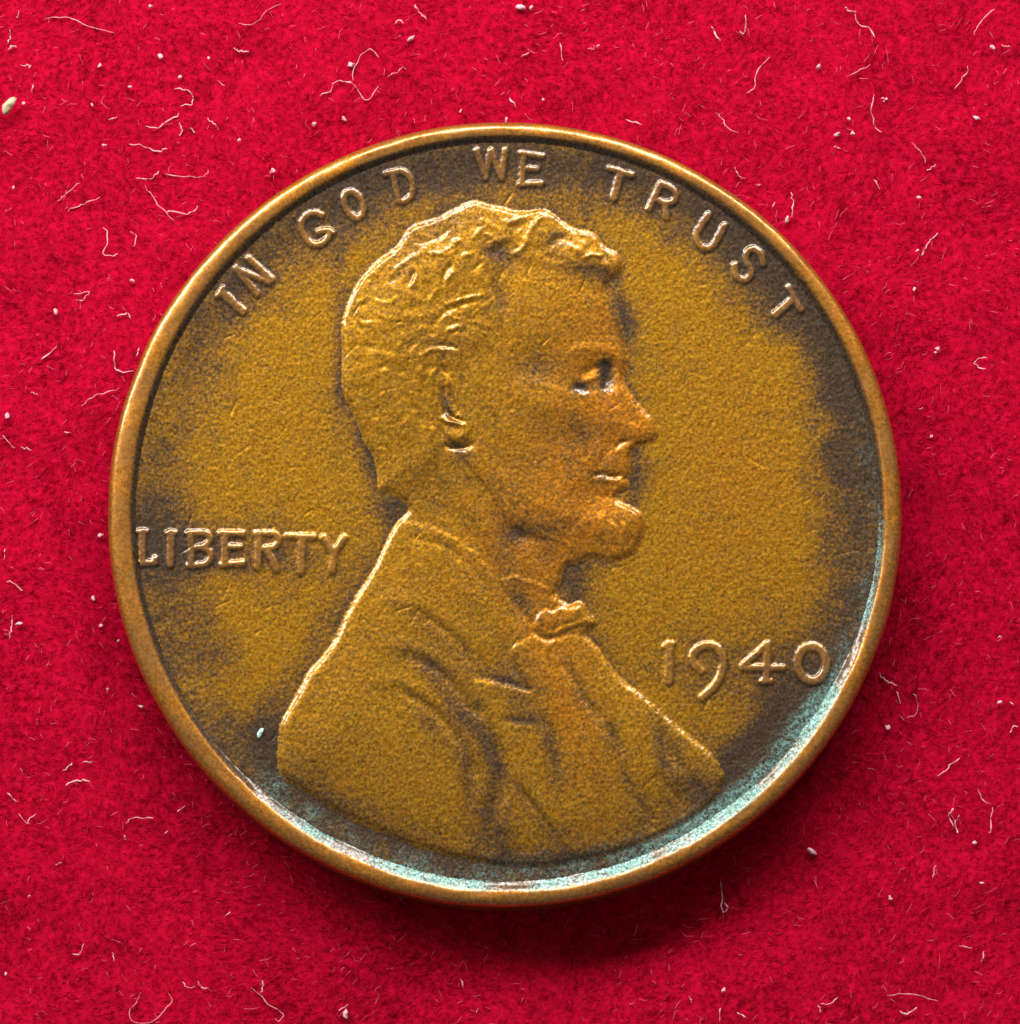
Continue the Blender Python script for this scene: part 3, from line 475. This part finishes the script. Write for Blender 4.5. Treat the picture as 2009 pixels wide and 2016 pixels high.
# coat, shirt, bow
detail += 0.018*sstep(d_coat/0.13)
swell += 0.045*(1 - np.exp(-np.maximum(d_coat, 0)/1.2))
detail += 0.017*sstep(d_lap/0.10)
detail += 0.016*sstep(d_coll/0.06)
detail += 0.046*sstep(d_bow/0.13)
# head stands over the neck; beard, hair over the face
head = np.maximum(d_face, d_hair)
jaw = 0.026*sstep(d_face/0.12); nape = 0.032*sstep((d_hair + 0.1)/0.55)
swell += np.maximum(jaw, nape) + 0.022*sstep((d_hair + 0.05)/0.35)
detail += 0.012*sstep(d_beard/0.25)
detail += 0.020*sstep(d_ear/0.08)
# swelling of the skull
cx, cy = POLY['ear'][2]
swell += 0.06*np.exp(-((GX - cx - 0.5)/3.2)**2 - ((GY - cy - 0.6)/3.4)**2)
for bx_, by_, sx, sy, an, amp in BLOBS:
    c, s = math.cos(math.radians(an)), math.sin(math.radians(an))
    u = (GX - bx_)*c + (GY - by_)*s; v = -(GX - bx_)*s + (GY - by_)*c
    detail += np.float32(0.75*amp)*np.exp(-0.5*((u/sx)**2 + (v/sy)**2))
for key in ('face', 'hair', 'ear', 'coat', 'lapel', 'bow', 'neck'):
    add_strokes(detail, STROKES[key], {'hair': 0.64, 'coat': 0.74, 'lapel': 0.7, 'ear': 1.15, 'face': 0.72, 'neck': 0.5}.get(key, 0.7))
# locks of hair: short warped tufts that follow the skull
ang = np.arctan2(GY - (cy + 1.2), GX - (cx + 0.6))
wx = GX + 0.10*vnoise(GX*2.3, GY*2.3, 20); wy = GY + 0.10*vnoise(GX*2.3, GY*2.3, 21)
rad = np.hypot(wx - (cx + 0.6), wy - (cy + 1.2))
tuft = vnoise(rad*2.2 + 0.8*vnoise(GX*1.2, GY*1.2, 23), ang*9 + rad*1.1 + 1.2*vnoise(GX*1.6, GY*1.6, 22), 24)
tuft2 = vnoise(wx*5.5 + wy*3, wy*5.0 - wx*2, 25)
hm = sstep(d_hair/0.25)
lower = sstep((GY - (cy - 2.0))/1.8)
detail += hm*(0.010*tuft + 0.007*tuft2)*(0.35 + 0.65*lower)
# beard: finer, downward tufts
bt = vnoise(wx*6 + wy*1.5, wy*3.2 - wx*1.2, 30)
detail += 0.012*bt*sstep(d_beard/0.3)
# soft unevenness of worn cloth and skin
detail += 0.006*fbm(GX*1.4, GY*1.4, 40, 3)
H += bust + swell*sstep(d_sil/1.15) + detail*sstep((d_sil - 0.02)/0.22)
H = blur(H.astype(np.float32), 0.85)

# letters and figures
let_id = np.full((N, N), -1, np.int16)
Hl = np.zeros((N, N), np.float32)
for k, (ch, word, st) in enumerate(LETTERS):
    for pts, hw in st:
        q = smooth_line(pts, 4) if len(pts) > 5 else np.asarray(pts)
        s = window(q, hw + 0.14)
        d = seg_dist(GX[s], GY[s], q, False)
        wear = 0.82 + 0.18*vnoise(GX[s]*1.7, GY[s]*1.7, 50)
        h = 0.054*wear*sstep((hw + 0.062 - d)/0.095)
        Hl[s] = np.maximum(Hl[s], h)
        let_id[s] = np.where(d < hw + 0.060, k, let_id[s])
H += blur(Hl, 0.8)
# small knocks and hairline scratches of circulation
for k in range(80):
    a = rng.random()*6.28; r = 8.3*math.sqrt(rng.random()); x, y = r*math.cos(a), r*math.sin(a)
    t = rng.normal(1.2, 0.7); l = rng.uniform(0.1, 0.5)
    add_strokes(H, [([(x, y), (x + l*math.cos(t), y + l*math.sin(t))], rng.uniform(0.020, 0.035), -rng.uniform(0.005, 0.014))])
H += 0.0035*vnoise(GX*11, GY*11, 60) + 0.0025*vnoise(GX*19, GY*19, 61)

# normals of the whole field, so parts join without a seam
gx, gy = np.gradient(H, STEP)
NRM = np.stack([-gx, -gy, np.ones_like(H)], -1); NRM /= np.linalg.norm(NRM, axis=-1, keepdims=True)

# toning: dark in the motto band, round the date, along the bust's back; blue green along the lower rim
TH = np.degrees(np.arctan2(GY, GX)) % 360
def arc(a0, a1, soft=12):
    """1 inside the anticlockwise arc a0..a1 (degrees)"""
    m = (TH - a0) % 360; w = (a1 - a0) % 360
    return sstep(m/soft)*sstep((w - m)/soft)*(m <= w)
wob = 0.35*fbm(GX*0.7, GY*0.7, 70, 4)
rr_ = R_OFF + wob
dark = 0.20*sstep((rr_ - 6.6)/1.8) + 0.22*fbm(GX*0.9 + 3, GY*0.9, 75, 4) + 0.20*fbm(GX*2.6, GY*2.6 + 8, 77, 4)
dark += 0.56*arc(15, 165, 30)*sstep((rr_ - 6.7)/2.1)
dark += 0.62*arc(315, 65, 25)*sstep((rr_ - 7.3)/1.7)
dark += 0.30*arc(155, 240, 25)*sstep((rr_ - 6.5)/2.3)
dark += 0.66*arc(218, 335, 22)*sstep((rr_ - 7.2)/1.3)
dark = dark*np.where(ins, 0.30, 1.0) + 0.10*ins
streak = vnoise(np.arctan2(GY, GX)*120 + 0.6*vnoise(GX*2, GY*2, 95), R_OFF*2.2, 96)
dark += np.where(ins, 0.0, 0.09)*streak*sstep((R_OFF - 4.5)/2.5)
def patch(px, py, sx, sy, amp, an=0):
    c, s = math.cos(math.radians(an)), math.sin(math.radians(an))
    k = 0.35*min(sx, sy)
    u = (GX + k*wob - px)*c + (GY - k*wob - py)*s; v = -(GX + k*wob - px)*s + (GY - k*wob - py)*c
    return amp*np.exp(-0.5*((u/sx)**2 + (v/sy)**2))
field_only = ~ins
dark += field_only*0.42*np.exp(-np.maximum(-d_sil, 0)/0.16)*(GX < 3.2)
dark += 0.30*(blur(sstep(Hl/0.03).astype(np.float32), 6.0) - 0.6*sstep(Hl/0.04))     # darker halo round the letters, less on their tops
for reg, px, py, sx, sy, an, amp in TONE_SHADE_PATCHES:  # bust patches mix toning with shade painted into eye, ear and folds
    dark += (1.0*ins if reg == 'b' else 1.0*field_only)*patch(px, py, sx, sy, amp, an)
teal = (arc(215, 352, 20)*0.36 + arc(335, 25, 15)*0.22)*sstep((rr_ - 7.7)/1.1)*(0.9 + 0.9*fbm(GX*2.2, GY*2.2, 88, 3)) + arc(285, 338, 10)*sstep((R_OFF - 8.35)/0.35)*0.45
warm = ins*(patch(2.6, 2.3, 1.3, 2.4, 0.85) + patch(1.4, -4.2, 0.5, 2.0, 0.6, 18) + patch(0.8, -0.6, 1.2, 1.2, 0.6)) + field_only*patch(5.5, 0.5, 1.0, 2.0, 0.25)
worn = 0.42*sstep((Hl - 0.022)/0.025) + 0*H
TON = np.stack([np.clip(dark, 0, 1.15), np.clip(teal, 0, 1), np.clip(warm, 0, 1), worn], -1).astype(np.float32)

# ------------------------------------------------------------------ the coin: an Empty with its parts
coin = bpy.data.objects.new('coin', None)
coin.empty_display_size = 2
coin.location = (0, 0, -0.15)
col.objects.link(coin)
tag(coin, 'worn bronze coin dated 1940 with a bearded profile, lying on red velvet', 'coin')
COIN_Z = Z_FIELD + 0.15

def add(name, me, parent, mat, label=None):
    o = bpy.data.objects.new(name, me); col.objects.link(o)
    if parent is not None: o.parent = parent
    me.materials.append(mat)
    if label: o['label'] = label
    return o

# which piece every little square of the relief belongs to
part = np.zeros((N, N), np.int16)
part[ins] = 1
part[ins & (d_beard > 0)] = 4
part[ins & (d_hair > 0)] = 2
part[ins & (d_coll > 0)] = 5
part[ins & (d_coat > 0)] = 7
part[ins & (d_lap > 0)] = 8
part[ins & (d_bow > 0)] = 6
part[ins & (d_ear > 0)] = 3
part = np.where((let_id >= 0), 20 + let_id, part)
quad = part[:-1, :-1].copy()
mm_ = (TH - 205) % 360
keep = (R_OFF < 9.07 - 0.31*(0.52 + 0.36*sstep(mm_/45)*sstep((150 - mm_)/40)*(mm_ <= 150)))
kq = keep[:-1, :-1] & keep[1:, :-1] & keep[:-1, 1:] & keep[1:, 1:]
quad[~kq] = -1
IDX = np.arange(N*N).reshape(N, N)
Q = np.stack([IDX[:-1, :-1], IDX[1:, :-1], IDX[1:, 1:], IDX[:-1, 1:]], -1)
COORD = np.stack([GX, GY, H + COIN_Z], -1).reshape(-1, 3)
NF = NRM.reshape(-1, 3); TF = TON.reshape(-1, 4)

def piece(pid, name, parent, label=None):
    f = Q[quad == pid]
    used, inv = np.unique(f, return_inverse=True)
    me = mesh_np(name, COORD[used], inv.reshape(-1, 4))
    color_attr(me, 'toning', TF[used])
    me.normals_split_custom_set_from_vertices(NF[used].tolist())
    return add(name, me, parent, M_BRONZE, label)

piece(0, 'field', coin)
portrait = piece(1, 'portrait', coin, 'raised profile of a bearded man facing right')
piece(2, 'hair', portrait); piece(3, 'ear', portrait); piece(4, 'beard', portrait)
piece(5, 'shirt_collar', portrait); piece(6, 'bow_tie', portrait)
piece(7, 'coat', portrait); piece(8, 'lapel', portrait)
for k, (ch, word, st) in enumerate(LETTERS):
    piece(20 + k, 'digit' if ch.isdigit() else 'letter', coin, 'raised %s %s of %s' % ('figure' if ch.isdigit() else 'letter', ch, word))

# rim, edge and underside
RN = 900
tt = np.linspace(0, 2*np.pi, RN, endpoint=False)
def wall_width(deg):
    m = (deg - 205) % 360
    return 0.52 + 0.36*sstep(m/45)*sstep((150 - m)/40)*(m <= 150)
def ring_mesh(name, prof, dent=0.0):
    V = []
    for r, z in prof:
        off = 0.06*np.clip((9.42 - r)/0.40, 0, 1)
        if r < 9.07: r = 9.07 - (9.07 - r)*wall_width(np.degrees(tt))
        rr = r + 0.12*np.sin(tt)**2*np.clip((9.42 - r)/0.40, 0, 1) + dent*0.012*vnoise(tt*9 + 3, tt*0 + r*3, 80)
        zz = z + dent*0.010*vnoise(tt*14, tt*0 + r*6, 81) - dent*0.020*np.maximum(vnoise(tt*26, tt*0 + r*5, 84) - 0.62, 0) + dent*0.004*vnoise(tt*60, tt*0 + r*14, 82)
        V.append(np.stack([rr*np.cos(tt) + off, rr*np.sin(tt), np.full(RN, COIN_Z) + zz], -1))
    V = np.concatenate(V); n = len(prof); F = []
    a = np.arange(RN); b = (a + 1) % RN
    for i in range(n - 1):
        F.append(np.stack([i*RN + a, (i+1)*RN + a, (i+1)*RN + b, i*RN + b], -1))
    return V, np.concatenate(F)
prof = [(8.62, -0.02), (8.70, 0.036), (8.76, 0.052), (8.82, 0.074), (8.88, 0.100), (8.94, 0.127), (8.99, 0.150), (9.03, 0.166), (9.07, 0.177), (9.13, 0.186), (9.21, 0.190), (9.28, 0.188), (9.34, 0.178), (9.395, 0.158), (9.44, 0.128), (9.478, 0.085), (9.503, 0.035), (9.518, -0.02), (9.525, -0.08)]
V, F = ring_mesh('rim', prof, 1.0)
me = mesh_np('rim', V, F)
th = np.degrees(np.arctan2(V[:, 1], V[:, 0])) % 360; rv = np.hypot(V[:, 0] - 0.06, V[:, 1]*0.9868)
def arc1(t, a0, a1, soft):
    m = (t - a0) % 360; w = (a1 - a0) % 360
    return sstep(m/soft)*sstep((w - m)/soft)*(m <= w)
nn = fbm(V[:, 0]*1.3, V[:, 1]*1.3, 90, 4)
inner = 1 - sstep((rv - 8.97)/0.10)
tn = np.stack([np.clip(inner*0.75 + 0.18 + 0.25*nn, 0, 1), np.clip(arc1(th, 222, 372, 18)*(1 - sstep((rv - 9.04)/0.05))*(0.50 + 1.4*nn + 0.35*arc1(th, 280, 340, 20)), 0, 1),
               0.85 + 0.2*np.clip(nn, 0, 1), 0.42*(1 - inner)*(0.85 + 0.8*nn)], -1)  # warm channel paints the red cloth's reflection into the rim as orange
color_attr(me, 'toning', tn)
add('rim', me, coin, M_BRONZE)
prof = [(9.525, -0.08), (9.528, -0.5), (9.525, -1.05), (9.50, -1.16), (9.42, -1.26), (9.30, -1.31), (9.0, -1.32)]
V, F = ring_mesh('edge', prof, 0.3)
V = np.vstack([V, [[0, 0, COIN_Z - 1.32]]]); c = len(V) - 1; a = np.arange(RN); base = (len(prof) - 1)*RN
me = mesh_np('edge', V, F, np.stack([base + a, np.full(RN, c), base + (a + 1) % RN], -1))
color_attr(me, 'toning', np.tile([0.45, 0.0, 0.5, 0.25], (len(V), 1)))
add('edge', me, coin, M_BRONZE)

# ------------------------------------------------------------------ the cloth
GN = 320; G = 70.0
g = np.linspace(-1, 1, GN); g = np.sign(g)*(0.32*np.abs(g) + 0.68*np.abs(g)**3)*G
CX, CY = np.meshgrid(g, g, indexing='ij')
def cloth_z(x, y):
    return -0.06 + 0.05*vnoise(x*0.23 + 9, y*0.23 + 4, 100) + 0.035*vnoise(x*0.8, y*0.8, 101) - 0.10*np.exp(-(np.maximum(np.hypot(x, y) - 9.2, 0)/0.9)**2)
CZ = cloth_z(CX, CY)
ids = np.arange(GN*GN).reshape(GN, GN)
me = mesh_np('velvet', np.stack([CX, CY, CZ], -1).reshape(-1, 3), np.stack([ids[:-1, :-1], ids[1:, :-1], ids[1:, 1:], ids[:-1, 1:]], -1).reshape(-1, 4))
velvet = add('velvet_cloth', me, None, M_VELVET)
tag(velvet, 'bright red velvet cloth under the coin', 'cloth', kind='structure')

# the pile: a dense nap of short fibres
def fibres(n, ext, lo, hi, w, flat, seed, rise=0.0):
    r = np.random.default_rng(seed)
    x = r.uniform(-ext, ext, n*3); y = r.uniform(-ext, ext, n*3); q = np.hypot(x, y)
    k = (q > 9.35) & (r.random(n*3) < sstep((ext - q)/7.0)); x, y = x[k][:n], y[k][:n]; n = len(x)   # thins out far from the coin
    L = r.uniform(lo, hi, n)*(0.8 + 0.4*vnoise(x*1.1, y*1.1, 110))
    az = r.uniform(0, 2*np.pi, n) + 0*x
    az = np.where(r.random(n) < 0.35, 0.8*vnoise(x*0.5, y*0.5, 111)*3 - 1.2, az)
    el = np.radians(r.uniform(*flat, n)); bend = r.normal(0, 0.9, n); el2 = el*r.uniform(0.1, 0.8, n)
    z = cloth_z(x, y) + rise*r.random(n)
    p0 = np.stack([x, y, z - 0.01], -1)
    d1 = np.stack([np.cos(az)*np.cos(el), np.sin(az)*np.cos(el), np.sin(el)], -1)
    d2 = np.stack([np.cos(az + bend)*np.cos(el2), np.sin(az + bend)*np.cos(el2), np.sin(el2)], -1)
    p1 = p0 + d1*(0.55*L)[:, None]; p2 = p1 + d2*(0.45*L)[:, None]
    s = np.stack([-np.sin(az), np.cos(az), 0*az], -1); t = np.cross(d1, s)
    wd = (w*r.uniform(0.7, 1.3, n))[:, None]
    V = np.empty((n, 7, 3), np.float32)
    for j, a in enumerate((0, 2.094, 4.189)):
        o = s*math.cos(a) + t*math.sin(a)
        V[:, j] = p0 + o*wd; V[:, 3 + j] = p1 + o*wd*0.85
    V[:, 6] = p2
    b = (np.arange(n)*7)[:, None]
    quads = np.concatenate([b + np.array([[j, (j+1) % 3, 3 + (j+1) % 3, 3 + j]]) for j in range(3)])
    tris = np.concatenate([b + np.array([[3 + j, 3 + (j+1) % 3, 6]]) for j in range(3)])
    return V, quads, tris, n, x, y, r

def pile_set(args, lo, hi, pale_share, pale_dye, seed):
    V, q4, t3, n, x, y, r = fibres(*args)
    s = np.clip(0.5 + 0.22*r.normal(size=n) + 0.22*vnoise(x*2.2, y*2.2, 120) + 0.32*vnoise(x*6.5, y*6.5, 122) + 0.34*vnoise(x*0.5, y*0.5, 121), 0, 1)[:, None]
    dye = (1 - s)*np.array(lo) + s*np.array(hi)
    dye = np.where((r.random(n) < pale_share)[:, None], np.array(pale_dye), dye)
    return V.reshape(-1, 3), q4, t3, np.repeat(dye, 7, 0)
# short nap, and looser longer fibres combed over it
A = pile_set((155000, 24.0, 0.08, 0.26, 0.0060, (3, 50), 5, 0.05), (0.30, 0.0008, 0.012), (0.63, 0.003, 0.043), 0.02, (0.86, 0.09, 0.18), 1)
B = pile_set((36000, 24.0, 0.14, 0.42, 0.0065, (4, 30), 6, 0.10), (0.48, 0.003, 0.033), (0.78, 0.018, 0.095), 0.08, (0.88, 0.24, 0.36), 2)
k = len(A[0])
me = mesh_np('velvet_pile', np.vstack([A[0], B[0]]), np.vstack([A[1], B[1] + k]), np.vstack([A[2], B[2] + k]))
color_attr(me, 'dye', np.vstack([A[3], B[3]]))
pile = add('velvet_pile', me, None, M_PILE)
tag(pile, 'short matted nap of red fibres covering the velvet cloth', 'velvet nap', kind='stuff')

# ------------------------------------------------------------------ lint threads and flecks, one by one
def tube(name, pts, r0, seed):
    r = np.random.default_rng(seed)
    P = smooth_line(pts, 6)
    if len(P) < 4: P = np.array([np.asarray(pts[0]) + (np.asarray(pts[-1]) - np.asarray(pts[0]))*t for t in np.linspace(0, 1, 6)])
    n = len(P); u = np.linspace(0, 1, n)
    P = P + 0.028*np.stack([vnoise(u*9 + seed, u*0, 130), vnoise(u*9 + seed, u*0 + 3, 130)], -1)
    z = cloth_z(P[:, 0], P[:, 1]) + 0.075 + 0.075*vnoise(u*4 + seed*1.7, u*0, 131)
    P = np.column_stack([P, z])
    T = np.gradient(P, axis=0); T /= np.linalg.norm(T, axis=1, keepdims=True)
    S = np.cross(T, [0, 0, 1.0]); S /= np.linalg.norm(S, axis=1, keepdims=True); U = np.cross(S, T)
    rad = r0*(0.45 + 0.9*np.abs(vnoise(u*7 + seed*3.1, u*0, 132)))*np.clip(np.minimum(u, 1 - u)*8 + 0.35, 0, 1)
    K = 6; V = []
    for j in range(K):
        a = 2*np.pi*j/K; V.append(P + (S*np.cos(a) + 0.7*U*np.sin(a))*rad[:, None])
    V = np.stack(V, 1).reshape(-1, 3)
    F = [[i*K + j, i*K + (j+1) % K, (i+1)*K + (j+1) % K, (i+1)*K + j] for i in range(n - 1) for j in range(K)]
    c0 = len(V); V = np.vstack([V, P[:1], P[-1:]])
    T3 = [[c0, (j+1) % K, j] for j in range(K)] + [[c0 + 1, (n-1)*K + j, (n-1)*K + (j+1) % K] for j in range(K)]
    me = mesh_np(name, V, F, T3)
    return me

def grain_mesh(name, rad, seed, stretch=1.25):
    """a small irregular fleck"""
    r = np.random.default_rng(seed); V = []; F = []; A, B = 7, 10
    for i in range(A + 1):
        ph = math.pi*i/A
        for j in range(B):
            t = 2*math.pi*j/B
            d = np.array([math.sin(ph)*math.cos(t), math.sin(ph)*math.sin(t), math.cos(ph)])
            k = 1 + 0.75*float(vnoise(np.array([d[0]*1.6 + seed*5.3 + d[2]]), np.array([d[1]*1.6 + seed]), 140)[0])
            V.append(d*k*rad*np.array([stretch, 0.85, 0.6]))
    for i in range(A):
        for j in range(B):
            F.append([i*B + j, (i+1)*B + j, (i+1)*B + (j+1) % B, i*B + (j+1) % B])
    return mesh_np(name, V, F)

HOURS = ['twelve', 'one', 'two', 'three', 'four', 'five', 'six', 'seven', 'eight', 'nine', 'ten', 'eleven']
ORD = ['nearest the rim', 'second from the rim', 'third from the rim', 'fourth from the rim', 'fifth from the rim', 'sixth from the rim', 'seventh from the rim', 'eighth from the rim', 'ninth from the rim', 'tenth from the rim']
def hour(x, y): return HOURS[int(round((90 - math.degrees(math.atan2(y, x))) % 360/30)) % 12]

lint = []
for i, pts in enumerate(THREADS):
    p = np.asarray(pts); L = np.linalg.norm(np.diff(p, axis=0), axis=1).sum(); c = p.mean(0)
    span = np.linalg.norm(p[-1] - p[0])
    if L < 0.55: kind = 'short straight pale lint fibre'
    elif span/L > 0.90: kind = 'long nearly straight lint thread'
    elif span/L > 0.62: kind = 'bent pale lint thread'
    else: kind = 'curled pale lint thread'
    r0 = (0.0155 if L < 1.2 else 0.0115)*(0.7 + 0.6*((i*37) % 10)/10)
    me = tube('lint_thread', pts, r0, i + 1)
    o = add('lint_thread', me, None, M_LINT if (i*7) % 3 else M_LINT_THIN)
    lint.append((o, kind, c, 'lint', 'lint threads on the velvet'))
for i, (x, y, rad) in enumerate(SPECKS):
    me = grain_mesh('lint_fleck', max(rad, 0.040)*0.66, i + 1)
    o = add('lint_fleck', me, None, M_LINT)
    o.location = (x, y, float(cloth_z(np.array([x]), np.array([y]))[0]) + 0.10)
    o.rotation_euler = (0.3*math.sin(i), 0.3*math.cos(2*i), i*1.9)
    lint.append((o, 'larger whitish lint fleck' if rad > 0.07 else 'tiny whitish lint fleck', np.array([x, y]), 'lint fleck', 'lint flecks on the velvet'))
bins = {}
for e in lint: bins.setdefault((e[1], hour(*e[2])), []).append(e)
for (kind, hr), es in bins.items():
    es.sort(key=lambda e: np.hypot(*e[2]))
    for k, e in enumerate(es):
        lab = "%s beyond the coin's %s o'clock" % (kind, hr)
        if len(es) > 1: lab += ', %s' % ORD[k]
        tag(e[0], lab, e[3], e[4])

def crumb(name, x, y, rz, sx, mat, label, cat, z):
    me = grain_mesh(name, 0.12*sx, 79, 1.6)
    o = add(name, me, None, mat); o.location = (x, y, z); o.rotation_euler = (0.15, 0.2, rz)
    tag(o, label, cat); return o
crumb('crumb', -12.109, 10.168, 1.1, 1.0, M_CRUMB, 'tan seed-like crumb at the left edge of the velvet', 'crumb', 0.22)
crumb('verdigris_crumb', -5.828, -5.352, 1.25, 0.52, M_VERDIGRIS, "pale green crust crumb stuck on the coin beside the coat's lower back", 'crumb', 1.24)
